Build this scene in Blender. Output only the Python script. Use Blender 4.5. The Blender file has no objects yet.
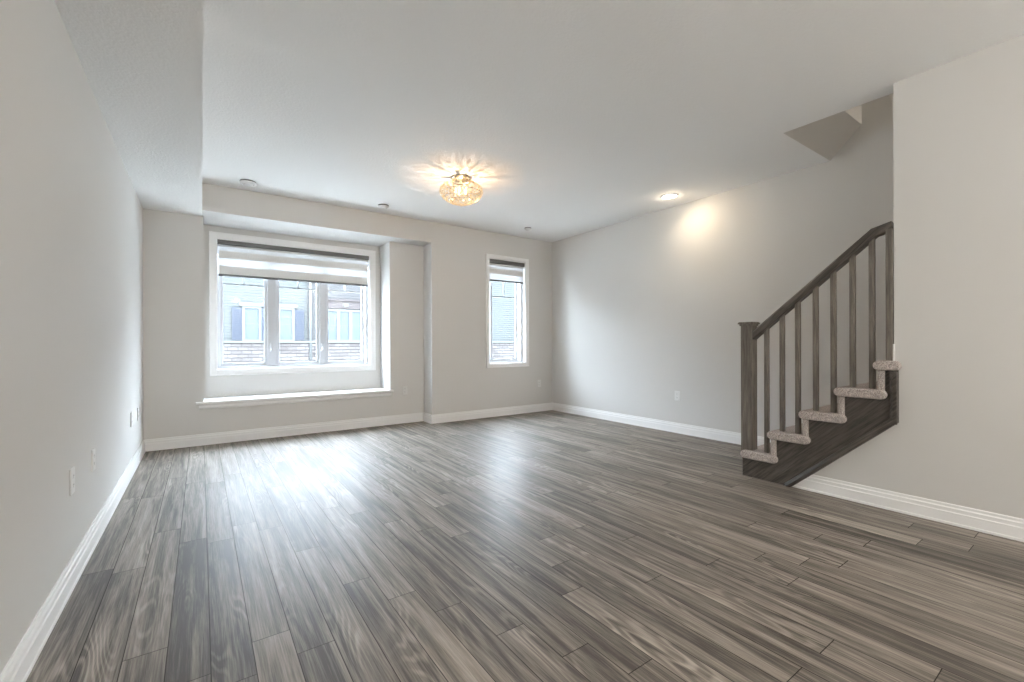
import bpy, bmesh, math, random
from mathutils import Vector, Matrix
random.seed(7)
S = bpy.context.scene
COL = S.collection
# ---------------------------------------------------------------- camera
F_PX, YAW, HV, ROLL, CAM_H = 441.4, 0.6136, 344.33, 0.003, 1.05
cam_d = bpy.data.cameras.new('camera'); cam = bpy.data.objects.new('camera', cam_d); COL.objects.link(cam)
cam_d.sensor_width = 36.0; cam_d.sensor_fit = 'HORIZONTAL'; cam_d.lens = F_PX * 36.0 / 1024.0
cam_d.shift_y = (HV - 341.0) / 1024.0
cam_d.clip_start = 0.02; cam_d.clip_end = 300
cam.matrix_world = (Matrix.Translation((0, 0, CAM_H)) @ Matrix.Rotation(-YAW, 4, 'Z')
                    @ Matrix.Rotation(math.radians(90), 4, 'X') @ Matrix.Rotation(-ROLL, 4, 'Z'))
S.camera = cam
# ---------------------------------------------------------------- look
S.view_settings.view_transform = 'Standard'; S.view_settings.look = 'None'
S.view_settings.gamma = 1.0; S.view_settings.use_curve_mapping = False
S.view_settings.exposure = 0.86
S.cycles.max_bounces = 12; S.cycles.diffuse_bounces = 7; S.cycles.glossy_bounces = 4
S.cycles.transparent_max_bounces = 24; S.cycles.caustics_reflective = False; S.cycles.caustics_refractive = False
S.cycles.use_denoising = True; S.cycles.sample_clamp_indirect = 8.0
# ---------------------------------------------------------------- overcast sky
SKY_HORIZON, SKY_ZENITH = 17.0, 34.0
W = bpy.data.worlds.new('overcast_sky'); S.world = W; W.use_nodes = True
nt = W.node_tree; nt.nodes.clear()
def wn(t): return nt.nodes.new(t)
wo = wn('ShaderNodeOutputWorld'); bg = wn('ShaderNodeBackground'); tc = wn('ShaderNodeTexCoord'); sx = wn('ShaderNodeSeparateXYZ')
mr = wn('ShaderNodeMapRange'); mr.inputs['From Min'].default_value = 0.0; mr.inputs['From Max'].default_value = 0.8
mr.inputs['To Min'].default_value = SKY_HORIZON; mr.inputs['To Max'].default_value = SKY_ZENITH
nt.links.new(tc.outputs['Generated'], sx.inputs[0]); nt.links.new(sx.outputs['Z'], mr.inputs['Value'])
nt.links.new(mr.outputs['Result'], bg.inputs['Strength']); bg.inputs['Color'].default_value = (0.79, 0.89, 1.0, 1)
nt.links.new(bg.outputs[0], wo.inputs['Surface'])

# ---------------------------------------------------------------- dimensions (metres)
XL, XR, XS, XJ, XC = -0.468, 4.592, 3.554, 0.012, 2.504
YB, YN, YR = 5.6665, 5.4027, 6.042
H, HB = 2.680, 2.405
YBACK = -3.6
UP = 5.15

# ---------------------------------------------------------------- material helpers
def new_mat(name):
    m = bpy.data.materials.new(name); m.use_nodes = True
    n = m.node_tree.nodes; l = m.node_tree.links
    return m, n, l, n['Principled BSDF']
def paint(name, col, rough=0.6, bump=0.0, scale=300.0, spec=0.35, detail=2.0, dist=0.002):
    m, n, l, b = new_mat(name)
    b.inputs['Base Color'].default_value = (*col, 1); b.inputs['Roughness'].default_value = rough
    b.inputs['Specular IOR Level'].default_value = spec
    if bump:
        t = n.new('ShaderNodeTexCoord'); no = n.new('ShaderNodeTexNoise'); no.inputs['Scale'].default_value = scale
        no.inputs['Detail'].default_value = detail
        bp = n.new('ShaderNodeBump'); bp.inputs['Strength'].default_value = bump; bp.inputs['Distance'].default_value = dist
        l.new(t.outputs['Object'], no.inputs['Vector']); l.new(no.outputs['Fac'], bp.inputs['Height']); l.new(bp.outputs[0], b.inputs['Normal'])
    return m
def wood(name, rot, dark, light):
    """stained oak, grain running along the local Z turned by rot about X"""
    m, n, l, b = new_mat(name)
    t = n.new('ShaderNodeTexCoord'); mp0 = n.new('ShaderNodeMapping'); mp0.inputs['Rotation'].default_value = (-rot, 0, 0)
    mp = n.new('ShaderNodeMapping'); mp.inputs['Scale'].default_value = (38, 38, 2.6)
    no = n.new('ShaderNodeTexNoise'); no.inputs['Scale'].default_value = 1.6; no.inputs['Detail'].default_value = 8; no.inputs['Roughness'].default_value = 0.65
    no.inputs['Distortion'].default_value = 0.6
    r = n.new('ShaderNodeValToRGB'); r.color_ramp.elements[0].position = 0.36; r.color_ramp.elements[1].position = 0.68
    r.color_ramp.elements[0].color = (*dark, 1); r.color_ramp.elements[1].color = (*light, 1)
    l.new(t.outputs['Object'], mp0.inputs[0]); l.new(mp0.outputs[0], mp.inputs[0]); l.new(mp.outputs[0], no.inputs['Vector'])
    l.new(no.outputs['Fac'], r.inputs[0]); l.new(r.outputs[0], b.inputs['Base Color'])
    bp = n.new('ShaderNodeBump'); bp.inputs['Strength'].default_value = 0.25; bp.inputs['Distance'].default_value = 0.0015
    l.new(no.outputs['Fac'], bp.inputs['Height']); l.new(bp.outputs[0], b.inputs['Normal'])
    b.inputs['Roughness'].default_value = 0.42
    return m
def emis(name, col, strength):
    m, n, l, b = new_mat(name)
    b.inputs['Base Color'].default_value = (*col, 1)
    b.inputs['Emission Color'].default_value = (*col, 1); b.inputs['Emission Strength'].default_value = strength
    return m
def see_through(name, tint, refl, glossy_col=(1, 1, 1), rough=0.02):
    m = bpy.data.materials.new(name); m.use_nodes = True; n = m.node_tree.nodes; l = m.node_tree.links; n.clear()
    o = n.new('ShaderNodeOutputMaterial'); tr = n.new('ShaderNodeBsdfTransparent'); g = n.new('ShaderNodeBsdfGlossy'); mx = n.new('ShaderNodeMixShader')
    tr.inputs[0].default_value = (*tint, 1); g.inputs['Color'].default_value = (*glossy_col, 1); g.inputs['Roughness'].default_value = rough
    mx.inputs[0].default_value = refl
    l.new(tr.outputs[0], mx.inputs[1]); l.new(g.outputs[0], mx.inputs[2]); l.new(mx.outputs[0], o.inputs[0])
    return m
def fabric(name, col, transp, transl):
    m = bpy.data.materials.new(name); m.use_nodes = True; n = m.node_tree.nodes; l = m.node_tree.links; n.clear()
    o = n.new('ShaderNodeOutputMaterial'); d = n.new('ShaderNodeBsdfDiffuse'); t = n.new('ShaderNodeBsdfTranslucent'); tr = n.new('ShaderNodeBsdfTransparent')
    d.inputs[0].default_value = (*col, 1); t.inputs[0].default_value = (*col, 1)
    a = n.new('ShaderNodeMixShader'); a.inputs[0].default_value = transl; bmx = n.new('ShaderNodeMixShader'); bmx.inputs[0].default_value = transp
    l.new(d.outputs[0], a.inputs[1]); l.new(t.outputs[0], a.inputs[2]); l.new(a.outputs[0], bmx.inputs[1]); l.new(tr.outputs[0], bmx.inputs[2]); l.new(bmx.outputs[0], o.inputs[0])
    return m

M = {}
M['wall'] = paint('wall_paint_greige', (0.655, 0.645, 0.628), 0.55, 0.10, 260)
M['ceil'] = paint('ceiling_stipple_white', (0.88, 0.88, 0.875), 0.8, 0.6, 70, 0.2, 4.0, 0.004)
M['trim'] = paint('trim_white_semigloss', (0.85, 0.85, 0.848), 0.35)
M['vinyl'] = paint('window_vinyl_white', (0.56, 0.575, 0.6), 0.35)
M['vinyl_grey'] = paint('window_gasket_grey', (0.40, 0.41, 0.43), 0.5)  # plain grey of gaskets, crank handles and disc grilles
M['plastic'] = paint('white_plastic', (0.76, 0.76, 0.75), 0.3)
M['slot'] = paint('dark_slot', (0.03, 0.03, 0.03), 0.5)
M['cassette'] = paint('blind_cassette_grey', (0.14, 0.14, 0.135), 0.45)
M['rail'] = paint('blind_rail_grey', (0.12, 0.125, 0.13), 0.35)
M['band'] = fabric('blind_band_opaque', (0.74, 0.73, 0.71), 0.03, 0.06)
M['sheer'] = fabric('blind_band_sheer', (0.88, 0.90, 0.92), 0.24, 0.045)
M['pane'] = see_through('window_glass', (0.96, 0.98, 0.99), 0.018)
M['wood_v'] = wood('stained_oak_upright', 0.0, (0.084, 0.073, 0.061), (0.225, 0.196, 0.166))
M['wood_s'] = wood('stained_oak_raked', math.radians(47), (0.028, 0.024, 0.021), (0.135, 0.115, 0.097))
M['chrome'] = paint('brass_chrome', (0.75, 0.68, 0.55), 0.2); M['chrome'].node_tree.nodes['Principled BSDF'].inputs['Metallic'].default_value = 0.9
M['grille'] = paint('window_grille_bar', (0.34, 0.37, 0.40), 0.4)

# carpet
m, n, l, b = new_mat('taupe_carpet'); M['carpet'] = m
t = n.new('ShaderNodeTexCoord'); no = n.new('ShaderNodeTexNoise'); no.inputs['Scale'].default_value = 190; no.inputs['Detail'].default_value = 4
r = n.new('ShaderNodeValToRGB'); r.color_ramp.elements[0].color = (0.22, 0.19, 0.178, 1); r.color_ramp.elements[1].color = (0.72, 0.65, 0.61, 1)
r.color_ramp.elements[0].position = 0.3; r.color_ramp.elements[1].position = 0.72
bp = n.new('ShaderNodeBump'); bp.inputs['Strength'].default_value = 1.0; bp.inputs['Distance'].default_value = 0.006
l.new(t.outputs['Object'], no.inputs['Vector']); l.new(no.outputs['Fac'], r.inputs[0]); l.new(r.outputs[0], b.inputs['Base Color'])
l.new(no.outputs['Fac'], bp.inputs['Height']); l.new(bp.outputs[0], b.inputs['Normal']); b.inputs['Roughness'].default_value = 1.0
b.inputs['Specular IOR Level'].default_value = 0.05

# floor laminate: UV 'grain' (metres, per-plank offset), UV 'plank' (0..1), attributes tone / length
PW = 0.1205
def floor_material():
    m, n, l, b = new_mat('grey_oak_laminate')
    def math_(op, a, bb=None):
        x = n.new('ShaderNodeMath'); x.operation = op
        for i, v in enumerate((a, bb)):
            if v is None: continue
            if isinstance(v, (int, float)): x.inputs[i].default_value = v
            else: l.new(v, x.inputs[i])
        return x.outputs[0]
    ug = n.new('ShaderNodeUVMap'); ug.uv_map = 'grain'; up = n.new('ShaderNodeUVMap'); up.uv_map = 'plank'
    at = n.new('ShaderNodeAttribute'); at.attribute_name = 'tone'; al = n.new('ShaderNodeAttribute'); al.attribute_name = 'length'
    # long soft figure
    mp = n.new('ShaderNodeMapping'); mp.inputs['Scale'].default_value = (27, 1.25, 1); l.new(ug.outputs[0], mp.inputs[0])
    n1 = n.new('ShaderNodeTexNoise'); n1.inputs['Scale'].default_value = 1.0; n1.inputs['Detail'].default_value = 7; n1.inputs['Roughness'].default_value = 0.6; n1.inputs['Distortion'].default_value = 0.5
    l.new(mp.outputs[0], n1.inputs['Vector'])
    # fine fibres
    mp2 = n.new('ShaderNodeMapping'); mp2.inputs['Scale'].default_value = (210, 4.5, 1); l.new(ug.outputs[0], mp2.inputs[0])
    n2 = n.new('ShaderNodeTexNoise'); n2.inputs['Scale'].default_value = 1.0; n2.inputs['Detail'].default_value = 4; n2.inputs['Roughness'].default_value = 0.7
    l.new(mp2.outputs[0], n2.inputs['Vector'])
    # cathedral rings: contour lines of a stretched noise
    mp3 = n.new('ShaderNodeMapping'); mp3.inputs['Scale'].default_value = (9, 1.25, 1); l.new(ug.outputs[0], mp3.inputs[0])
    n3 = n.new('ShaderNodeTexNoise'); n3.inputs['Scale'].default_value = 0.8; n3.inputs['Detail'].default_value = 1.5; l.new(mp3.outputs[0], n3.inputs['Vector'])
    ring = math_('SINE', math_('MULTIPLY', n3.outputs['Fac'], 125.0))
    n4 = n.new('ShaderNodeTexNoise'); n4.inputs['Scale'].default_value = 1.0; n4.inputs['Detail'].default_value = 2
    mp4 = n.new('ShaderNodeMapping'); mp4.inputs['Scale'].default_value = (5, 1.1, 1); mp4.inputs['Location'].default_value = (3, 7, 0); l.new(ug.outputs[0], mp4.inputs[0]); l.new(mp4.outputs[0], n4.inputs['Vector'])
    mask = n.new('ShaderNodeMapRange'); mask.inputs['From Min'].default_value = 0.52; mask.inputs['From Max'].default_value = 0.70; l.new(n4.outputs['Fac'], mask.inputs['Value'])
    ringm = math_('MULTIPLY', math_('MULTIPLY', math_('MAXIMUM', ring, -0.2), mask.outputs[0]), 0.16)
    v = math_('ADD', math_('MULTIPLY', math_('SUBTRACT', n1.outputs['Fac'], 0.07), 0.86), math_('MULTIPLY', n2.outputs['Fac'], 0.62))
    v = math_('ADD', v, ringm)
    v = math_('ADD', v, math_('MULTIPLY', at.outputs['Fac'], 0.09))
    v = math_('ADD', math_('MULTIPLY', math_('SUBTRACT', v, 0.76), 1.45), 0.735)
    r = n.new('ShaderNodeValToRGB'); e = r.color_ramp.elements
    e[0].position = 0.42; e[0].color = (0.060, 0.050, 0.042, 1); e[1].position = 1.0; e[1].color = (0.375, 0.325, 0.275, 1)
    k = e.new(0.60); k.color = (0.148, 0.126, 0.106, 1)
    k = e.new(0.78); k.color = (0.245, 0.212, 0.181, 1)
    l.new(v, r.inputs[0])
    # seams
    sp = n.new('ShaderNodeSeparateXYZ'); l.new(up.outputs[0], sp.inputs[0])
    du = math_('MULTIPLY', math_('MINIMUM', sp.outputs['X'], math_('SUBTRACT', 1.0, sp.outputs['X'])), PW)
    dv = math_('MULTIPLY', math_('MINIMUM', sp.outputs['Y'], math_('SUBTRACT', 1.0, sp.outputs['Y'])), al.outputs['Fac'])
    d = math_('MINIMUM', du, dv)
    sm = n.new('ShaderNodeMapRange'); sm.inputs['From Min'].default_value = 0.0006; sm.inputs['From Max'].default_value = 0.0022; l.new(d, sm.inputs['Value'])
    mx = n.new('ShaderNodeMix'); mx.data_type = 'RGBA'; mx.inputs[6].default_value = (0.034, 0.030, 0.027, 1)
    l.new(sm.outputs[0], mx.inputs[0]); l.new(r.outputs[0], mx.inputs[7]); l.new(mx.outputs[2], b.inputs['Base Color'])
    bp = n.new('ShaderNodeBump'); bp.inputs['Strength'].default_value = 0.30; bp.inputs['Distance'].default_value = 0.0010
    hgt = math_('ADD', sm.outputs[0], math_('MULTIPLY', n2.outputs['Fac'], 0.10))
    l.new(hgt, bp.inputs['Height']); l.new(bp.outputs[0], b.inputs['Normal'])
    rr = n.new('ShaderNodeMapRange'); rr.inputs['To Min'].default_value = 0.54; rr.inputs['To Max'].default_value = 0.64
    l.new(n2.outputs['Fac'], rr.inputs['Value']); l.new(rr.outputs[0], b.inputs['Roughness'])
    b.inputs['IOR'].default_value = 1.42
    b.inputs['Coat Roughness'].default_value = 0.34; b.inputs['Coat IOR'].default_value = 1.33; l.new(math_('MULTIPLY', sm.outputs[0], 0.22), b.inputs['Coat Weight'])
    sl_ = math_('MULTIPLY', sm.outputs[0], 0.5); l.new(sl_, b.inputs['Specular IOR Level'])
    return m
M['floor'] = floor_material()

# exterior materials
def siding(name, col, pitch=0.11):
    m, n, l, b = new_mat(name)
    t = n.new('ShaderNodeTexCoord'); s = n.new('ShaderNodeSeparateXYZ'); l.new(t.outputs['Object'], s.inputs[0])
    a = n.new('ShaderNodeMath'); a.operation = 'DIVIDE'; a.inputs[1].default_value = pitch; l.new(s.outputs['Z'], a.inputs[0])
    f = n.new('ShaderNodeMath'); f.operation = 'FRACT'; l.new(a.outputs[0], f.inputs[0])
    r = n.new('ShaderNodeValToRGB'); r.color_ramp.interpolation = 'CONSTANT'
    r.color_ramp.elements[0].color = tuple(c * 0.62 for c in col) + (1,); r.color_ramp.elements[1].position = 0.13; r.color_ramp.elements[1].color = (*col, 1)
    l.new(f.outputs[0], r.inputs[0]); l.new(r.outputs[0], b.inputs['Base Color'])
    bp = n.new('ShaderNodeBump'); bp.inputs['Distance'].default_value = 0.02; l.new(f.outputs[0], bp.inputs['Height']); l.new(bp.outputs[0], b.inputs['Normal'])
    b.inputs['Roughness'].default_value = 0.8; b.inputs['Specular IOR Level'].default_value = 0.0
    return m
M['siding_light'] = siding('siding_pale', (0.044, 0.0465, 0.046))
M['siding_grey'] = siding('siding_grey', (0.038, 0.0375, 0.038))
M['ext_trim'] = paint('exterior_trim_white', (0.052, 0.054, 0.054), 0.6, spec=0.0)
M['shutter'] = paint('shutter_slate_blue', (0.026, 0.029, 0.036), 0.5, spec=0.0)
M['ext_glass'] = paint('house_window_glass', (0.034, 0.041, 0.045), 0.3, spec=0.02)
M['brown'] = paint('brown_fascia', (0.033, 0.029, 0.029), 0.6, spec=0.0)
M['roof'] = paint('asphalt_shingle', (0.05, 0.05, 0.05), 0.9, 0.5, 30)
M['asphalt'] = paint('concrete_paving', (0.26, 0.26, 0.25), 0.9, 0.5, 40)
m, n, l, b = new_mat('ledge_stone'); M['stone'] = m
t = n.new('ShaderNodeTexCoord'); mp = n.new('ShaderNodeMapping'); mp.inputs['Rotation'].default_value = (math.radians(-90), 0, 0)
br = n.new('ShaderNodeTexBrick'); br.inputs['Scale'].default_value = 1.0; br.inputs['Brick Width'].default_value = 0.34; br.inputs['Row Height'].default_value = 0.14
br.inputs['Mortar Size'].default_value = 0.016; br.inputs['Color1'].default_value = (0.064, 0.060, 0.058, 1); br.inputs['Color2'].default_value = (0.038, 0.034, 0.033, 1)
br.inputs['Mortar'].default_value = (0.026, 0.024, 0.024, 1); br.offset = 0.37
l.new(t.outputs['Object'], mp.inputs[0]); l.new(mp.outputs[0], br.inputs['Vector']); l.new(br.outputs['Color'], b.inputs['Base Color'])
bp = n.new('ShaderNodeBump'); bp.inputs['Distance'].default_value = 0.02; l.new(br.outputs['Fac'], bp.inputs['Height']); bp.invert = True; l.new(bp.outputs[0], b.inputs['Normal'])
b.inputs['Roughness'].default_value = 0.85; b.inputs['Specular IOR Level'].default_value = 0.0

# ---------------------------------------------------------------- mesh helpers
class MB:
    def __init__(s, origin=(0, 0, 0)): s.bm = bmesh.new(); s.o = Vector(origin); s.mi = 0
    def _v(s, p): return s.bm.verts.new(Vector(p) - s.o)
    def _f(s, vs):
        f = s.bm.faces.new(vs); f.material_index = s.mi; return f
    def box(s, x0, x1, y0, y1, z0, z1):
        v = [s._v((x, y, z)) for z in (z0, z1) for y in (y0, y1) for x in (x0, x1)]
        for q in ((0, 2, 3, 1), (4, 5, 7, 6), (0, 1, 5, 4), (2, 6, 7, 3), (0, 4, 6, 2), (1, 3, 7, 5)): s._f([v[i] for i in q])
        return s
    def prism(s, pts, axis, c0, c1, smooth=False):
        """polygon pts in the two other axes (cyclic order), extruded along axis"""
        def P(a, b_, c):
            return {'x': (c, a, b_), 'y': (a, c, b_), 'z': (a, b_, c)}[axis]
        A = [s._v(P(a, b_, c0)) for a, b_ in pts]; B = [s._v(P(a, b_, c1)) for a, b_ in pts]
        s._f(A); s._f(B[::-1]); k = len(pts)
        for i in range(k):
            f = s._f([A[i], A[(i + 1) % k], B[(i + 1) % k], B[i]]); f.smooth = smooth
        return s
    def lathe(s, prof, c, seg=32, axis='z', smooth=True, cap=True):
        """prof: list of (radius, height)"""
        rings = []
        for r_, h_ in prof:
            ring = []
            for i in range(seg):
                a = 2 * math.pi * i / seg; u, w = r_ * math.cos(a), r_ * math.sin(a)
                p = {'z': (c[0] + u, c[1] + w, c[2] + h_), 'y': (c[0] + u, c[1] + h_, c[2] + w), 'x': (c[0] + h_, c[1] + u, c[2] + w)}[axis]
                ring.append(s._v(p))
            rings.append(ring)
        for a, b_ in zip(rings, rings[1:]):
            for i in range(seg):
                f = s._f([a[i], a[(i + 1) % seg], b_[(i + 1) % seg], b_[i]]); f.smooth = smooth
        if cap and prof[0][0] > 1e-6: s._f(rings[0][::-1])
        if cap and prof[-1][0] > 1e-6: s._f(rings[-1])
        return s
    def sweep(s, pts, rect):
        """sweep a closed section (list of (side,up)) along pts lying in the YZ plane at x = pts[i][0]"""
        rings = []
        for i, p in enumerate(pts):
            p = Vector(p); d0 = (Vector(pts[i]) - Vector(pts[i - 1])).normalized() if i else None
            d1 = (Vector(pts[i + 1]) - Vector(pts[i])).normalized() if i < len(pts) - 1 else None
            d = ((d0 or d1) + (d1 or d0)).normalized()
            up = Vector((1, 0, 0)).cross(d); up = up if up.z > 0 else -up
            k = 1.0 / max(0.3, abs((d1 or d0).dot(d)))
            rings.append([s._v(p + Vector((1, 0, 0)) * a + up * b_ * k) for a, b_ in rect])
        kk = len(rect)
        for a, b_ in zip(rings, rings[1:]):
            for i in range(kk): s._f([a[i], a[(i + 1) % kk], b_[(i + 1) % kk], b_[i]])
        s._f(rings[0][::-1]); s._f(rings[-1]); return s
    def build(s, name, mats, parent=None, bevel=0.0, seg=2):
        bmesh.ops.recalc_face_normals(s.bm, faces=s.bm.faces)
        me = bpy.data.meshes.new(name); s.bm.to_mesh(me); s.bm.free()
        for mm in (mats if isinstance(mats, (list, tuple)) else [mats]): me.materials.append(mm)
        o = bpy.data.objects.new(name, me); COL.objects.link(o)
        o.location = s.o
        if parent: o.parent = parent; o.location = s.o - Vector(parent.get('_w', (0, 0, 0)))
        o['_w'] = tuple(s.o)
        if bevel:
            bv = o.modifiers.new('bevel', 'BEVEL'); bv.width = bevel; bv.segments = seg; bv.limit_method = 'ANGLE'; bv.angle_limit = math.radians(40)
        return o
def tag(o, label=None, cat=None, group=None, kind=None):
    for k, v in (('label', label), ('category', cat), ('group', group), ('kind', kind)):
        if v: o[k] = v
    return o
def thing(name, loc, label, cat, group=None):
    o = bpy.data.objects.new(name, None); COL.objects.link(o); o.location = loc; o['_w'] = tuple(loc); o.empty_display_size = 0.1
    return tag(o, label, cat, group)
def struct(o): o['kind'] = 'structure'; return o
def dup(root, loc, label=None, rz=None):
    r_ = root.copy(); COL.objects.link(r_); r_.location = loc
    if label: r_['label'] = label
    if rz is not None: r_.rotation_euler = (0, 0, rz)
    def kids(a, bb):
        for ch in [c for c in a.children if c is not bb and c.name in names]:
            c = ch.copy(); COL.objects.link(c); c.parent = bb; kids(ch, c)
    names = set(); st = list(root.children)
    while st:
        c = st.pop(); names.add(c.name); st += list(c.children)
    kids(root, r_)
    return r_

# ================================================================= FLOOR
def build_floor():
    x0, y0, y1 = -0.338 - PW * 3, YBACK - 0.1, 6.25
    known = {-1: 2.78, 0: 2.717, 1: 1.947, 2: 1.71, 7: 2.004, 8: 1.779, 9: 1.591, 10: 1.334, 11: 1.115, 12: 0.936, 14: 2.815}
    bm = bmesh.new(); ug = bm.loops.layers.uv.new('grain'); up = bm.loops.layers.uv.new('plank')
    tone = []; leng = []
    k = -3
    while True:
        a = -0.338 + PW * k; c = a + PW; k += 1
        if a > XR + 0.1: break
        idx = k - 1
        j = known.get(idx, random.uniform(0, 1.22)); L = 1.22
        j0 = j - L * math.ceil((j - y0) / L)
        y = j0
        while y < y1:
            e = y + L
            vs = [bm.verts.new(p) for p in ((a, y, 0), (c, y, 0), (c, e, 0), (a, e, 0))]
            f = bm.faces.new(vs); ox, oy = random.uniform(0, 40), random.uniform(0, 40)
            for lp, (u, w) in zip(f.loops, ((0, 0), (1, 0), (1, 1), (0, 1))):
                lp[up].uv = (u, w); lp[ug].uv = (ox + u * PW, oy + w * L)
            tone.append(random.gauss(0, 1) * 0.42); leng.append(L)
            y = e
    me = bpy.data.meshes.new('floor'); bm.to_mesh(me); bm.free()
    for nm, vals in (('tone', tone), ('length', leng)):
        at = me.attributes.new(nm, 'FLOAT', 'FACE'); at.data.foreach_set('value', vals)
    me.materials.append(M['floor']); o = bpy.data.objects.new('floor', me); COL.objects.link(o)
    struct(o)
build_floor()

# ================================================================= ROOM SHELL
w = 0.13
struct(MB().box(XL - w, XL, YBACK - w, 6.3, -0.1, H + 0.1).build('wall_left', M['wall']))
# bay wall: side pieces, below and above the recess, recess back wall with the window opening
WX0, WX1, WZ0, WZ1 = 0.143, 1.891, 0.768, 2.270
RX0, RX1, RZ0 = 0.021, 2.028, 0.430
mb = MB()
mb.box(XL, RX0, YB, YR, 0, HB).box(RX1, XC, YB, YR, 0, HB).box(RX0, RX1, YB, YR, 0, RZ0)
mb.box(XL, WX0, YR, YR + 0.2, 0, HB).box(WX1, XC + .2, YR, YR + 0.2, 0, HB).box(WX0, WX1, YR, YR + 0.2, 0, WZ0).box(WX0, WX1, YR, YR + 0.2, WZ1, HB)
struct(mb.build('wall_bay', M['wall']))
struct(MB().box(XJ, XC, YN, YR + 0.2, HB, H + 0.02).build('wall_bulkhead', M['wall']))
struct(MB().box(XL, XJ, YBACK, YR + 0.2, HB, H + 0.02).build('ceiling_soffit', M['ceil']))
V0, V1, VZ0, VZ1 = 3.398, 4.062, 0.764, 2.302
mb = MB(); mb.box(XC, V0, YN, YN + 0.2, 0, H).box(V1, XR, YN, YN + 0.2, 0, H).box(V0, V1, YN, YN + 0.2, 0, VZ0).box(V0, V1, YN, YN + 0.2, VZ1, H)
mb.box(XC, XC + 0.12, YN + 0.2, YR + 0.2, 0, H)
struct(mb.build('wall_window', M['wall']))
struct(MB().box(XR, XR + w, YBACK - w, YN + 0.2, -0.1, UP).build('wall_right', M['wall']))
# near stair wall, cut back along the raked stringer
struct(MB().prism([(YBACK, 0), (1.462, 0), (0.872, 0.55), (0.872, 0.90), (0.884, 0.90), (0.884, H + 0.02), (YBACK, H + 0.02)], 'x', XS, XS + 0.136).build('wall_stair', M['wall']))
# back wall behind the camera
mb = MB(); mb.box(XL - w, XR + w, YBACK - w, YBACK, 0, UP)
struct(mb.build('wall_back', M['wall']))
# ceiling with the stairwell opening
mb = MB(); mb.box(XL - w, XS + 0.136, YBACK - w, YR + 0.2, H, H + 0.24).box(XS + 0.136, XR, 1.5835, YN + 0.2, H, H + 0.24).box(XS + 0.136, XR, YBACK, -2.2, H, H + 0.24)
struct(mb.build('ceiling', M['ceil']))
# raked soffit and upper wall seen through the opening
struct(MB().prism([(1.5835, H), (1.352, 2.909), (1.352, UP), (1.70, UP), (1.70, H + 0.001)], 'x', XS + 0.136, XR).build('wall_upper_landing', M['wall']))
struct(MB().box(XS + 0.0, XS + 0.136, -2.3, 1.5, H + 0.24, UP).build('wall_upper_side', M['wall']))
struct(MB().box(XS + 0.0, XR, -2.33, -2.2, H + 0.24, UP).build('wall_upper_end', M['wall']))
struct(MB().box(XS, XR + w, -2.33, 1.75, UP, UP + 0.1).build('ceiling_upper', M['ceil']))

# baseboards
BBP = [(0, 0), (0.017, 0), (0.017, 0.012), (0.014, 0.016), (0.014, 0.070), (0.0105, 0.076), (0.0105, 0.094), (0.006, 0.101), (0.006, 0.112), (0.004, 0.118), (0, 0.118)]
def bb_y(name, x, sgn, y0, y1, z=0.0):
    return struct(MB().prism([(x + sgn * a, z + b_) for a, b_ in BBP], 'y', y0, y1).build(name, M['trim']))
def bb_x(name, y, sgn, x0, x1, z=0.0):
    return struct(MB().prism([(y + sgn * a, z + b_) for a, b_ in BBP], 'x', x0, x1).build(name, M['trim']))
bb_y('baseboard_left', XL, 1, YBACK, YB)
bb_x('baseboard_bay', YB, -1, XL, XC)
bb_y('baseboard_return', XC, -1, YN - 0.017, YB)
bb_x('baseboard_window', YN, -1, XC - 0.017, XR)
bb_y('baseboard_right', XR, -1, 1.66, YN)
# stair wall baseboard: far end cut along the raked stringer trim
bm_ = MB()
o = bb_y('baseboard_stair', XS, -1, YBACK, 1.47)
def shear_end(o, ymax, z0slope):
    for v in o.data.vertices:
        if v.co.y > ymax - 1e-3: v.co.y = ymax - v.co.z * z0slope
shear_end(o, 1.47, 1.06)
# baseboard wrapping the wall end above the fifth tread
struct(MB().box(XS - 0.007, XS + 0.136, 0.880, 0.8885, 0.935, 1.045).build('trim_1', M['trim'], bevel=0.002))
# window stool and apron
mb = MB(); mb.box(-0.049, 2.066, YB - 0.045, YB + 0.001, 0.430, 0.458).box(RX0, RX1, YB, YR, 0.430, 0.458)
struct(mb.build('trim_2', M['trim'], bevel=0.006, seg=3))
mb = MB(); mb.prism([(YB, 0.378), (YB - 0.012, 0.378), (YB - 0.020, 0.392), (YB - 0.020, 0.418), (YB - 0.028, 0.430), (YB, 0.430)], 'x', -0.022, 2.046)
struct(mb.build('trim_3', M['trim']))

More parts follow.
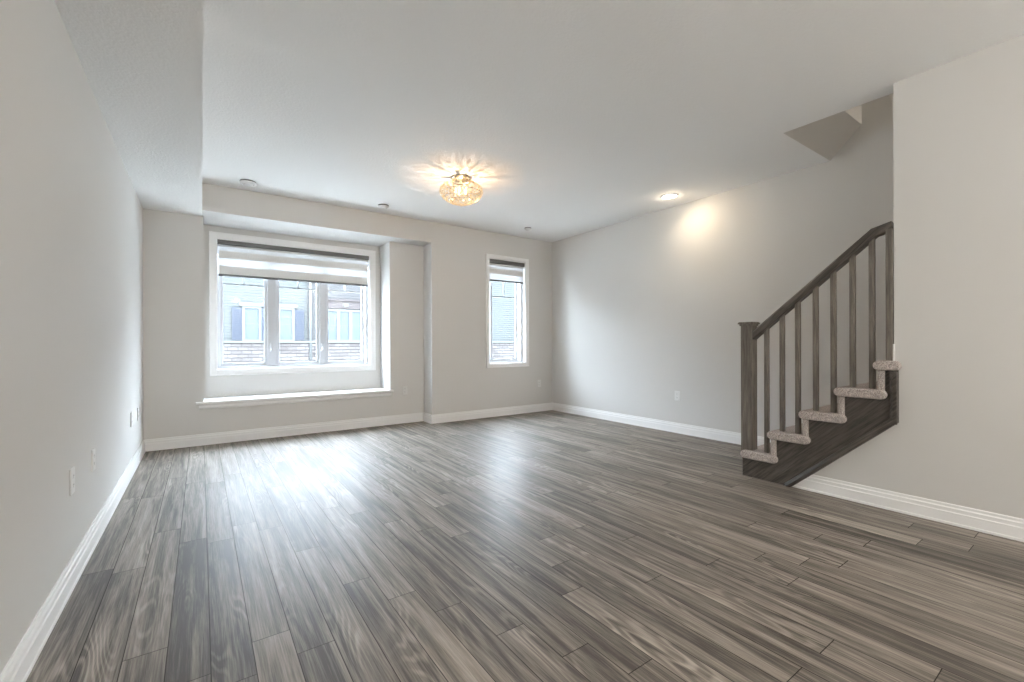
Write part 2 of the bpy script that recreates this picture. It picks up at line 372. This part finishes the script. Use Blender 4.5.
# ================================================================= WINDOWS
def frame_ring(mb, x0, x1, z0, z1, t_, y0, y1):
    mb.box(x0, x0 + t_, y0, y1, z0, z1).box(x1 - t_, x1, y0, y1, z0, z1).box(x0 + t_, x1 - t_, y0, y1, z0, z0 + t_).box(x0 + t_, x1 - t_, y0, y1, z1 - t_, z1)
def make_window(name, x0, x1, z0, z1, yf, cas, sashes, fr=0.035, grille_z=1.765, glass_dy=0.10, blind_bottom=1.86, cranks=()):
    root = bpy.data.objects.new(name, None); COL.objects.link(root); root.location = (0.5 * (x0 + x1), yf, z0); root['_w'] = tuple(root.location); struct(root)
    mb = MB(); c = cas
    # casing with a backband lip
    frame_ring(mb, x0 - c, x1 + c, z0 - c, z1 + c, c, yf - 0.016, yf)
    frame_ring(mb, x0 - c, x1 + c, z0 - c, z1 + c, 0.014, yf - 0.022, yf - 0.016)
    mb.build('casing', M['trim'], root, bevel=0.002)
    mb = MB(); frame_ring(mb, x0 - 0.001, x1 + 0.001, z0 - 0.001, z1 + 0.001, 0.012, yf - 0.004, yf + 0.075)
    mb.build('jamb_liner', M['trim'], root)
    # vinyl frame
    y0, y1 = yf + 0.07, yf + 0.15
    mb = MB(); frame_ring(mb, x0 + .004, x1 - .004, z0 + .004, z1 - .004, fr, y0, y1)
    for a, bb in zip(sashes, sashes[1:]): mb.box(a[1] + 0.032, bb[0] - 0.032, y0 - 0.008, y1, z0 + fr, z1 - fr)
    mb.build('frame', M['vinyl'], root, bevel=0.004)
    yg = yf + glass_dy
    for i, (a, bb) in enumerate(sashes):
        zt, zb = z1 - fr - 0.04, z0 + 0.073
        mb = MB(); frame_ring(mb, a - 0.032, bb + 0.032, zb - 0.034, zt + 0.034, 0.034, yg - 0.018, yg + 0.02)
        s_ = mb.build('sash', M['vinyl'], root, bevel=0.003)
        MB().box(a, bb, yg - 0.003, yg + 0.003, zb, zt).build('pane', M['pane'], s_)
        mb = MB(); cx = 0.5 * (a + bb)
        mb.box(a, bb, yg - 0.006, yg + 0.006, grille_z - 0.008, grille_z + 0.008).box(cx - 0.009, cx + 0.009, yg - 0.006, yg + 0.006, grille_z, zt)
        mb.build('grille', M['vinyl'] if i == 2 else M['grille'], s_)
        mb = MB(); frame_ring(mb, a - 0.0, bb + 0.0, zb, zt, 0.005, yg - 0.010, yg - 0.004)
        mb.build('gasket', M['vinyl_grey'], s_)
    for cx in cranks:   # folding crank handles on the lower frame
        mb = MB(); mb.box(cx - 0.07, cx + 0.055, yf + 0.03, yf + 0.05, z0 + 0.014, z0 + 0.030).lathe([(0.014, 0), (0.014, 0.012), (0.009, 0.02)], (cx + 0.05, yf + 0.045, z0 + 0.018), 12)
        mb.build('crank_handle', M['vinyl_grey'], root, bevel=0.003)
    for a, bb in zip(sashes, sashes[1:]):   # sash latch on the mullion
        xm = 0.5 * (a[1] + bb[0])
        mb = MB(); mb.box(xm - 0.020, xm + 0.006, y0 - 0.026, y0 - 0.008, z0 + 0.20, z0 + 0.30).box(xm - 0.012, xm - 0.002, y0 - 0.045, y0 - 0.02, z0 + 0.22, z0 + 0.25)
        mb.build('latch', M['vinyl'], root, bevel=0.003)
    return root
SASH = [(0.206, 0.631), (0.788, 1.225), (1.361, 1.800)]
make_window('window_1', WX0, WX1, WZ0, WZ1, YR, 0.067, SASH, cranks=(0.40,))
make_window('window_2', V0, V1, VZ0, VZ1, YN, 0.052, [(3.505, 3.945)], grille_z=1.76)

def make_blind(x0, x1, zt, yf, bands, zrail, label):
    root = thing('roller_blind', (0.5 * (x0 + x1), yf + 0.04, zt), label, 'blind', 'striped roller blinds in the windows')
    mb = MB(); mb.box(x0, x1, yf + 0.004, yf + 0.066, zt - 0.056, zt); mb.build('cassette', M['cassette'], root, bevel=0.006)
    mb = MB(); mb.prism([(yf + 0.030 + 0.013 * math.cos(a), zt - 0.058 + 0.013 * math.sin(a) - 0.012) for a in [i * math.pi / 8 for i in range(16)]], 'x', x0 + 0.01, x1 - 0.01, smooth=True)
    mb.build('roller', M['band'], root)
    mb = MB(); z = zt - 0.062
    for k, (zb, sheer) in enumerate(bands):
        mb.mi = 1 if sheer else 0
        mb.box(x0 + 0.012, x1 - 0.016, yf + 0.026, yf + 0.0275, zb, z); z = zb
    mb.build('fabric', [M['band'], M['sheer']], root)
    MB().box(x0 + 0.010, x1 - 0.014, yf + 0.016, yf + 0.038, zrail - 0.012, zrail + 0.014).build('bottom_rail', M['rail'], root, bevel=0.005)
    # bead chain down the right jamb
    mb = MB(); mb.lathe([(0.0022, zt - 0.7 - zt), (0.0022, -0.05)], (x1 - 0.008, yf + 0.02, zt), 6)
    mb.build('pull_chain', M['plastic'], root)
    return root
make_blind(WX0 + 0.012, WX1 - 0.012, WZ1 - 0.004, YR, [(2.14, True), (2.055, False), (1.965, True), (1.868, False)], 1.856, 'wide striped roller blind half raised in the large three-pane window')
make_blind(V0 + 0.012, V1 - 0.012, VZ1 - 0.012, YN, [(2.165, True), (2.085, False), (2.0, True)], 1.985, 'narrow striped roller blind raised in the small single window near the corner')

# ================================================================= STAIRCASE
stair = thing('staircase', (XS, 1.6, 0), 'carpeted staircase with dark-stained oak railing and square newel post', 'staircase')
RISE = [0.208, 0.390, 0.572, 0.755, 0.940, 1.123, 1.306, 1.489]
NOSE = [1.831, 1.628, 1.412, 1.196, 0.982, 0.768, 0.554, 0.340]
TH = 0.062
XO = XS - 0.050
for i, (zt, yn) in enumerate(zip(RISE, NOSE)):
    yb = (NOSE[i + 1] - 0.042) if i + 1 < len(NOSE) else yn - 0.26
    ye = yb - 0.028 if i < 4 else yb      # carpet end cap laps past the riser above
    prof = []; r_ = TH / 2
    for k in range(9):
        a = math.pi / 2 - math.pi * k / 8; prof.append((yn - r_ + r_ * math.cos(a), zt - r_ + r_ * math.sin(a)))
    if i < 4:
        for k in range(9):
            a = -math.pi / 2 - math.pi * k / 8; prof.append((ye + r_ + r_ * math.cos(a), zt - r_ + r_ * math.sin(a)))
    else:
        prof += [(0.868 if i == 4 else ye, zt - TH), (0.868 if i == 4 else ye, zt)]
    mb = MB((XS, yn, zt))
    if i < 4:
        mb.prism(prof, 'x', XO, XS + 0.02, smooth=True)
        # tread surface behind the end cap
        body = [(p[0], p[1]) for p in prof[:9]] + [(yb, zt - TH), (yb, zt)]
        mb.prism(body, 'x', XS + 0.02, XR - 0.002, smooth=False)
    elif i == 4:
        prof2 = prof[:9] + [(0.862 + 0.0, zt - TH), (0.845, zt - TH * .7), (0.845, zt - TH * .3), (0.862, zt)]
        mb.prism(prof2, 'x', XO, XS - 0.001, smooth=True)
        body = prof[:9] + [(0.886, zt - TH), (0.886, zt)]
        mb.prism(body, 'x', XS - 0.001, XS + 0.138, smooth=False)
        body = prof[:9] + [(yb, zt - TH), (yb, zt)]
        mb.prism(body, 'x', XS + 0.138, XR - 0.002, smooth=False)
    else:
        body = prof[:9] + [(yb, zt - TH), (yb, zt)]
        mb.prism(body, 'x', XS + 0.138, XR - 0.002, smooth=False)
    mb.build('tread', M['carpet'], stair, bevel=0.010 if i < 5 else 0, seg=3)
    # carpeted riser, its edge turned around the open side
    zl = RISE[i - 1] - 0.02 if i else 0.0
    mb = MB((XS, yn, zl))
    yr = yn - 0.024
    mb.box(XO + 0.012 if 0 < i < 5 else XS, XR - 0.002, yr - 0.034, yr, zl, zt - TH + 0.01) if i < 5 else mb.box(XS + 0.138, XR - 0.002, yr - 0.034, yr, zl, zt - TH + 0.01)
    if i == 0: mb.bm.clear(); mb.box(XS + 0.001, XR - 0.002, yr - 0.03, yr - 0.004, 0, zt - TH + 0.01)
    mb.build('riser', M['carpet'], stair, bevel=0.010 if i < 5 else 0, seg=3)
# stringer (dark skirt under the open end of the steps)
sp = [(1.826, 0), (1.826, RISE[0] - 0.03), (NOSE[1] - 0.03, RISE[0] - 0.03)]
for k in range(1, 5):
    sp += [(NOSE[k] - 0.03, RISE[k] - 0.03)]
    if k < 4: sp += [(NOSE[k + 1] - 0.03, RISE[k] - 0.03)]
sp += [(0.861, RISE[4] - 0.03), (0.861, 0.555), (1.466, 0)]
MB((XS, 1.5, 0.2)).prism(sp, 'x', XS - 0.016, XS + 0.020).build('stringer', M['wood_s'], stair)
# moulded trim along its lower and right edges
sl = (0.555) / (1.466 - 0.861); nrm = math.hypot(1, sl); off = 0.040 * nrm
tr = [(1.466, 0), (1.466 + 0.040 * nrm / sl, 0), (0.861 + 0.036, 0.555 + off - 0.036 * sl), (0.861 + 0.036, 0.872), (0.861, 0.872), (0.861, 0.555)]
mb = MB((XS, 1.4, 0)); mb.prism(tr, 'x', XS - 0.030, XS - 0.015)
ux = XS - 0.030; dn = 0.021 * nrm
sec = [(0.004, -0.020), (-0.014, -0.020), (-0.014, 0.000), (-0.002, 0.020), (0.004, 0.020)]
mb.sweep([(ux, 1.466 + dn / sl, 0.0005), (ux, 0.861 + 0.018, 0.555 + dn - 0.018 * sl)], sec)
mb.prism([(XS - 0.026, 0.861), (XS - 0.044, 0.861), (XS - 0.044, 0.879), (XS - 0.032, 0.899), (XS - 0.026, 0.899)], 'z', 0.545, 0.872)
mb.build('stringer_moulding', M['wood_s'], stair, bevel=0.003)
# newel post
NX0, NX1, NY0, NY1 = XS - 0.010, XS + 0.078, 1.755, 1.842
mb = MB((NX0, NY0, 0.2)); mb.box(NX0, NX1, NY0, NY1, 0.19, 1.205)
npost = mb.build('newel_post', M['wood_v'], stair, bevel=0.003)
mb = MB((NX0, NY0, 1.2)); mb.box(NX0 - 0.007, NX1 + 0.007, NY0 - 0.007, NY1 + 0.007, 1.192, 1.205).box(NX0 - 0.016, NX1 + 0.016, NY0 - 0.016, NY1 + 0.016, 1.205, 1.217)
a0, a1 = (NX0 - 0.012, NY0 - 0.012), (NX1 + 0.012, NY1 + 0.012)
mb.box(a0[0], a1[0], a0[1], a1[1], 1.217, 1.222)
mb.build('cap', M['wood_v'], npost, bevel=0.003)
# handrail, level for the last stretch by the wall
xc = XS + 0.030
rect = [(-0.030, 0.0), (0.030, 0.0), (0.030, 0.020), (0.026, 0.046), (0.014, 0.060), (-0.014, 0.060), (-0.026, 0.046), (-0.030, 0.020)]
mb = MB((xc, 1.35, 1.4)); mb.sweep([(xc, 1.750, 1.080), (xc, 0.975, 1.742), (xc, 0.884, 1.766)], rect)
mb.build('handrail', M['wood_s'], stair, bevel=0.003)
# balusters
def under(y): return 1.085 + (1.742 - 1.080) * (1.750 - y) / (1.750 - 0.975)
B0 = [1.660, 1.548, 1.4415, 1.326, 1.218, 1.1075, 1.002]
TREAD_OF = [0, 1, 1, 2, 2, 3, 3]
for y, k in zip(B0, TREAD_OF):
    zb = RISE[k] - 0.012; zt = under(y) + 0.002; hb = 0.0150
    mb = MB((xc, y, zb)); s_ = 0.84
    x0, x1, y0, y1 = xc - hb, xc + hb, y - hb, y + hb
    vs = [mb._v(p) for p in ((x0, y0, zb), (x1, y0, zb), (x1, y1, zb), (x0, y1, zb), (x0, y0, zt + hb * s_), (x1, y0, zt + hb * s_), (x1, y1, zt - hb * s_), (x0, y1, zt - hb * s_))]
    for q in ((3, 2, 1, 0), (4, 5, 6, 7), (0, 1, 5, 4), (1, 2, 6, 5), (2, 3, 7, 6), (3, 0, 4, 7)): mb._f([vs[i] for i in q])
    mb.build('baluster', M['wood_v'], stair, bevel=0.002)
mb = MB((xc, 0.9, 0.93)); mb.box(xc - 0.036, xc + 0.040, 0.8885, 0.924, 0.93, 1.772); mb.build('wall_post', M['wood_v'], stair, bevel=0.002)

# ================================================================= OUTLETS
def outlet(name, loc, rz, label, cat='outlet', group='electrical outlets low on the walls'):
    """cover plate on the XZ plane facing local -Y"""
    root = thing(name, loc, label, cat, group)
    def P(mb, nm, mat, par=root, bevel=0.0):
        o = mb.build(nm, mat, None, bevel=bevel); o.parent = par; return o
    P(MB().box(-0.035, 0.035, -0.007, 0.0, -0.057, 0.057), 'cover_plate', M['plastic'], bevel=0.003)
    for sz in (-1, 1):
        mb = MB()
        pts = []
        for k in range(16):
            a = 2 * math.pi * k / 16
            pts.append((0.0165 * math.cos(a), sz * 0.020 + max(-0.0125, min(0.0125, 0.0165 * math.sin(a)))))
        mb.prism(pts, 'y', -0.0078, -0.005)
        f = P(mb, 'socket', M['plastic'])
        P(MB().box(-0.0075, -0.0055, -0.0082, -0.0075, sz * 0.020 - 0.001, sz * 0.020 + 0.007).box(0.0055, 0.0075, -0.0082, -0.0075, sz * 0.020 - 0.001, sz * 0.020 + 0.006)
          .lathe([(0.0022, 0), (0.0022, 0.0008)], (0, -0.0082, sz * 0.020 - 0.007), 8, 'y'), 'slots', M['slot'], f)
    P(MB().lathe([(0.003, 0), (0.003, 0.0012)], (0, -0.0072, 0), 8, 'y'), 'screw', M['plastic'])
    root.rotation_euler = (0, 0, rz)
    return root
L90, R90 = math.radians(90), math.radians(-90)
outlet('wall_outlet', (2.231, YB, 0.437), 0, 'white outlet below the right end of the window sill, on the recessed wall')
outlet('wall_outlet', (4.319, YN, 0.437), 0, 'white outlet on the window wall, right of the small window by the corner')
outlet('wall_outlet', (XR, 3.134, 0.437), R90, 'white outlet on the right wall, left of the newel post')
outlet('wall_outlet', (XL, 2.700, 0.456), L90, 'outlet on the left wall, nearest to the viewer')
outlet('wall_outlet', (XL, 3.165, 0.450), L90, 'outlet on the left wall, second nearest to the viewer')
outlet('wall_outlet', (XL, 4.720, 0.450), L90, 'outlet far along the left wall, left one of the close pair')
outlet('wall_outlet', (XL, 5.180, 0.436), L90, 'outlet on the left wall, nearest to the window wall corner')

# ================================================================= CEILING FIXTURES
def disc(loc, r_, label):
    root = thing('ceiling_disc', loc, label, 'ceiling fixture', 'round white discs on the ceiling')
    mb = MB(loc); mb.lathe([(r_, 0), (r_, -0.011)], loc, 36); mb.build('rim_shade', M['cassette'], root)  # dark ring standing in for the shaded side of the disc
    mb = MB(loc); mb.lathe([(r_ * 1.02, -0.011), (r_ * 1.02, -0.017), (r_ * 0.9, -0.028), (r_ * 0.70, -0.031)], loc, 36, cap=False); mb.build('ring', M['plastic'], root)
    mb = MB(loc); mb.lathe([(r_ * 0.70, -0.012), (r_ * 0.70, -0.026)], loc, 36); mb.build('grille', M['vinyl_grey'], root)
    mb = MB(loc); mb.lathe([(r_ * 0.62, -0.026), (r_ * 0.62, -0.034), (r_ * 0.35, -0.040), (0.0, -0.041)], loc, 32); mb.build('cover', M['plastic'], root)
disc((0.386, 5.112, H), 0.072, 'white ceiling disc left of the crystal light, above the big window')
disc((1.748, 5.085, H), 0.060, 'small white ceiling disc just beyond the crystal light')
disc((3.751, 4.930, H), 0.048, 'smallest ceiling disc, above the small window by the corner')

# recessed downlight by the right wall
SPX, SPY = 4.226, 2.975
dl = thing('recessed_downlight', (SPX, SPY, H), 'lit round recessed downlight beside the right wall', 'downlight')
mb = MB((SPX, SPY, H)); mb.lathe([(0.095, 0), (0.095, -0.004), (0.086, -0.010), (0.074, -0.008), (0.071, 0.0)], (SPX, SPY, H), 40, cap=False); mb.build('trim_ring', M['plastic'], dl)
M['lamp'] = emis('downlight_lens_glow', (1.0, 0.92, 0.78), 9.0)
mb = MB((SPX, SPY, H)); mb.lathe([(0.070, -0.001), (0.070, -0.006), (0.05, -0.012), (0.0, -0.014)], (SPX, SPY, H), 32); mb.build('lens', M['lamp'], dl)
mb = MB((SPX, SPY, H)); mb.box(SPX - 0.028, SPX - 0.020, SPY - 0.012, SPY + 0.055, H - 0.020, H - 0.008); mb.build('lamp_clip', M['cassette'], dl, bevel=0.002)
def light(kind, name, loc, energy, color, **kw):
    d = bpy.data.lights.new(name, kind); d.energy = energy; d.color = color
    for k, v in kw.items(): setattr(d, k, v)
    o = bpy.data.objects.new(name, d); COL.objects.link(o); o.location = loc; return o
s_ = light('AREA', 'downlight_beam', (SPX, SPY - 0.01, H - 0.060), 1.6, (1.0, 0.79, 0.52), shape='DISK', size=0.10, spread=math.radians(155))
light('POINT', 'downlight_spill', (SPX, SPY, H - 0.055), 0.9, (1.0, 0.84, 0.62), shadow_soft_size=0.03)
s_.rotation_euler = Vector((0.26, -0.46, -0.85)).to_track_quat('-Z', 'Y').to_euler()

# crystal flush-mount chandelier
CX, CY = 2.085, 3.815
ch = thing('crystal_chandelier', (CX, CY, H), 'lit tiered crystal flush-mount light casting warm rays on the ceiling', 'ceiling light')
M['crystal'] = see_through('cut_crystal', (0.99, 0.95, 0.88), 0.20, (1.0, 0.95, 0.86), 0.08)
M['bulb'] = emis('bulb_glow', (1.0, 0.80, 0.52), 3.0)
mb = MB((CX, CY, H)); mb.lathe([(0.095, 0), (0.095, -0.010), (0.080, -0.020), (0.016, -0.024), (0.016, -0.060)], (CX, CY, H), 32); mb.build('canopy', M['chrome'], ch)
SHELL = [(0.085, -0.042), (0.135, -0.060), (0.175, -0.082), (0.198, -0.108), (0.205, -0.136), (0.198, -0.164), (0.178, -0.190), (0.148, -0.213), (0.108, -0.232), (0.062, -0.246)]
def hoop(R_, z, arms=0):
    mb = MB((CX, CY, H)); t_ = 0.0025
    mb.lathe([(R_ - t_, z - t_), (R_ + t_, z - t_), (R_ + t_, z + t_), (R_ - t_, z + t_), (R_ - t_, z - t_)], (CX, CY, H), 48, cap=False)
    for k in range(arms):
        a = 2 * math.pi * k / arms + 0.4; c_, s__ = math.cos(a), math.sin(a)
        v = [(CX - s__ * t_, CY + c_ * t_), (CX + s__ * t_, CY - c_ * t_), (CX + R_ * c_ + s__ * t_, CY + R_ * s__ - c_ * t_), (CX + R_ * c_ - s__ * t_, CY + R_ * s__ + c_ * t_)]
        mb.prism(v, 'z', H + z - t_, H + z + t_)
    mb.build('frame_ring', M['chrome'], ch)
hoop(0.085, -0.038, 6); hoop(0.201, -0.152, 6); hoop(0.120, -0.226, 0)
def bead(mb, R_, a, z, rad, hh):
    mb.lathe([(0.0, hh), (rad * 0.8, hh * 0.55), (rad, 0), (rad * 0.8, -hh * 0.55), (0.0, -hh)], (CX + R_ * math.cos(a), CY + R_ * math.sin(a), H + z), 6, smooth=False)
NST = 28
for k in range(NST):
    a = 2 * math.pi * k / NST
    mb = MB((CX, CY, H))
    pts_ = []
    for j, (R_, z) in enumerate(SHELL):
        if R_ < 0.1 and k % 2: continue
        aa = a + (0.5 * (j % 2)) * 2 * math.pi / NST; pts_.append(Vector((CX + R_ * math.cos(aa), CY + R_ * math.sin(aa), H + z)))
        bead(mb, R_, a + (0.5 * (j % 2)) * 2 * math.pi / NST, z, min(0.0135, 0.0065 + R_ * 0.034), 0.0135)
    for p_, q_ in zip(pts_, pts_[1:]):   # the wire the beads hang on
        d_ = (q_ - p_).normalized(); u_ = d_.orthogonal().normalized() * 0.0012; w_ = d_.cross(u_)
        A_ = [mb._v(p_ + v_) for v_ in (u_, w_, -u_, -w_)]; B_ = [mb._v(q_ + v_) for v_ in (u_, w_, -u_, -w_)]
        for i_ in range(4): mb._f([A_[i_], A_[(i_ + 1) % 4], B_[(i_ + 1) % 4], B_[i_]])
    mb.build('crystal_strand', M['crystal'], ch)
for k in range(9):
    a = 2 * math.pi * k / 9
    mb = MB((CX, CY, H))
    for j in range(7): bead(mb, 0.105 - 0.006 * max(0, j - 3), a, -0.100 - 0.023 * j, 0.011, 0.012)
    mb.build('inner_strand', M['crystal'], ch)
mb = MB((CX, CY, H)); bead(mb, 0, 0, -0.262, 0.018, 0.022); mb.build('finial', M['crystal'], ch)
for k in range(5):
    a = k * math.pi * 0.4 + 0.2; px, py = CX + 0.055 * math.cos(a), CY + 0.055 * math.sin(a)
    mb = MB((px, py, H - 0.13)); mb.lathe([(0.0, -0.018), (0.008, -0.012), (0.010, 0), (0.007, 0.012), (0.007, 0.03)], (px, py, H - 0.13), 12); mb.build('bulb', M['bulb'], ch)

light('POINT', 'chandelier_lamp', (CX, CY, H - 0.215), 6.8, (1.0, 0.68, 0.42), shadow_soft_size=0.005)
# added lamp, out of view up the stairwell, to brighten the upper wall
ul = thing('stairwell_fill_lamp', (4.1, -1.7, UP), 'added unseen fill lamp above the upper end of the stairwell', 'ceiling light')
mb = MB((4.1, -1.7, UP)); mb.lathe([(0.14, 0), (0.14, -0.03), (0.11, -0.07), (0.0, -0.085)], (4.1, -1.7, UP), 32); mb.build('shade', M['lamp'], ul)
light('AREA', 'stairwell_fill', (4.1, -1.7, UP - 0.12), 21, (1.0, 0.90, 0.78), shape='DISK', size=0.25)

# unseen globe lights added behind the camera as fill for the room
M['globe'] = see_through('frosted_globe_glass', (0.95, 0.95, 0.93), 0.12, (1, 1, 1), 0.5)
FILL_LAMPS = ((0.8, -2.2, 42), (3.0, -2.5, 84), (1.7, -3.0, 30))
for k, (x, y, e) in enumerate(FILL_LAMPS):
    rd = thing('fill_globe', (x, y, H), ('added frosted globe fill light nearest the stair wall, behind the viewer', 'added frosted globe fill light nearest the left wall, behind the viewer', 'added frosted globe fill light nearest the back wall')[k], 'ceiling light', 'added globe fill lights behind the viewer')
    mb = MB((x, y, H)); mb.lathe([(0.07, 0), (0.07, -0.018), (0.03, -0.03), (0.012, -0.04), (0.012, -0.26), (0.045, -0.27), (0.045, -0.30)], (x, y, H), 32); mb.build('stem', M['chrome'], rd)
    mb = MB((x, y, H)); mb.lathe([(0.11 * math.sin(a), -0.40 + 0.11 * math.cos(a)) for a in [math.pi * i / 14 for i in range(2, 15)]], (x, y, H), 28); g = mb.build('globe', M['globe'], rd)
    light('POINT', 'fill_globe_lamp', (x, y, H - 0.40), e, (1.0, 0.965, 0.92), shadow_soft_size=0.03)

# ================================================================= OUTSIDE
struct(MB().box(-30, 50, 6.4, 60, -0.62, -0.55).build('ground', M['asphalt']))
YF = 20.0
house = thing('townhouse', (4, YF, -0.55), 'pale sided townhouse with stone base across the street, seen through the windows', 'house')
mb = MB((4, YF, 0)); mb.box(-14, 3.62, YF, YF + 0.3, 1.20, 5.6); mb.build('siding_wall', M['siding_light'], house)
mb = MB((4, YF, 0)); mb.box(3.62, 9.6, YF - 0.02, YF + 0.3, 1.20, 5.6); mb.build('siding_wall', M['siding_grey'], house)
mb = MB((4, YF, 0)); mb.box(9.6, 34, YF, YF + 0.3, 1.20, 5.6); mb.build('siding_wall', M['siding_light'], house)
mb = MB((4, YF, 0)); mb.box(-14, 34, YF - 0.12, YF + 0.3, -0.55, 1.14); mb.build('stone_base', M['stone'], house)
mb = MB((4, YF, 0)); mb.box(-14, 34, YF - 0.17, YF + 0.05, 1.14, 1.22); mb.build('stone_ledge', M['ext_trim'], house)
mb = MB((4, YF, 0)); mb.prism([(YF - 0.5, 5.5), (YF + 5, 7.3), (YF + 5, 5.5)], 'x', -14.4, 34.4); mb.build('roof', M['roof'], house)
mb = MB((4, YF, 0)); mb.box(-14.4, 34.4, YF - 0.55, YF - 0.45, 5.42, 5.6); mb.build('fascia', M['ext_trim'], house)
mb = MB((4, YF, 0)); mb.lathe([(0.055, 0), (0.055, 6.0)], (3.73, YF - 0.12, -0.5), 10); mb.build('downpipe', M['ext_trim'], house)
mb = MB((4, YF, 0)); mb.box(4.25, 8.9, YF - 0.10, YF, 2.62, 2.95).box(4.15, 9.0, YF - 0.16, YF, 2.95, 3.02); mb.build('lintel_band', M['brown'], house)
mb = MB((4, YF, 0)); mb.box(5.06, 5.26, YF - 0.16, YF - 0.09, 2.70, 2.86); mb.build('wall_lamp', M['ext_trim'], house)
def hwin(x0, x1, z0, z1, mull=(), rails=(0.5,), shut=0.0, head=True):
    mb = MB((x0, YF, z0)); t_ = 0.09
    frame_ring(mb, x0 - t_, x1 + t_, z0 - t_, z1 + t_, t_, YF - 0.07, YF)
    if head: mb.box(x0 - 0.2, x1 + 0.2, YF - 0.10, YF, z1 + t_, z1 + t_ + 0.14)
    for mx_ in mull: mb.box(mx_ - 0.07, mx_ + 0.07, YF - 0.07, YF, z0, z1)
    f = mb.build('window', M['ext_trim'], house)
    MB((x0, YF, z0)).box(x0, x1, YF - 0.03, YF - 0.005, z0, z1).build('pane', M['ext_glass'], f)
    for r_ in rails: MB((x0, YF, z0)).box(x0, x1, YF - 0.045, YF - 0.028, z0 + (z1 - z0) * r_ - 0.02, z0 + (z1 - z0) * r_ + 0.02).build('meeting_rail', M['ext_trim'], f)
    if shut:
        for (a, bb) in ((x0 - t_ - shut, x0 - t_ - 0.0), (x1 + t_ + 0.0, x1 + t_ + shut)):
            mb = MB((a, YF, z0)); mb.box(a, bb, YF - 0.05, YF, z0 - 0.02, z1 + 0.02)
            k = z0 + 0.06
            while k < z1 - 0.05: mb.box(a + 0.04, bb - 0.04, YF - 0.062, YF - 0.05, k, k + 0.035); k += 0.07
            mb.build('shutter', M['shutter'], house)
hwin(1.39, 1.86, 1.27, 2.48, shut=0.34)
hwin(2.62, 3.05, 1.27, 2.48, rails=(0.5, 0.75), shut=0.36, head=True)
hwin(4.42, 5.85, 1.27, 2.50, mull=(4.86, 5.38), head=False)
hwin(-1.6, -1.1, 1.27, 2.48, shut=0.34)
hwin(-4.0, -3.5, 1.27, 2.48, shut=0.34)
hwin(6.9, 8.3, 1.27, 2.50, mull=(7.4, 7.85), head=False)
hwin(16.2, 16.8, 1.27, 2.48, shut=0.34)
for o in S.objects:
    if '_w' in o: del o['_w']
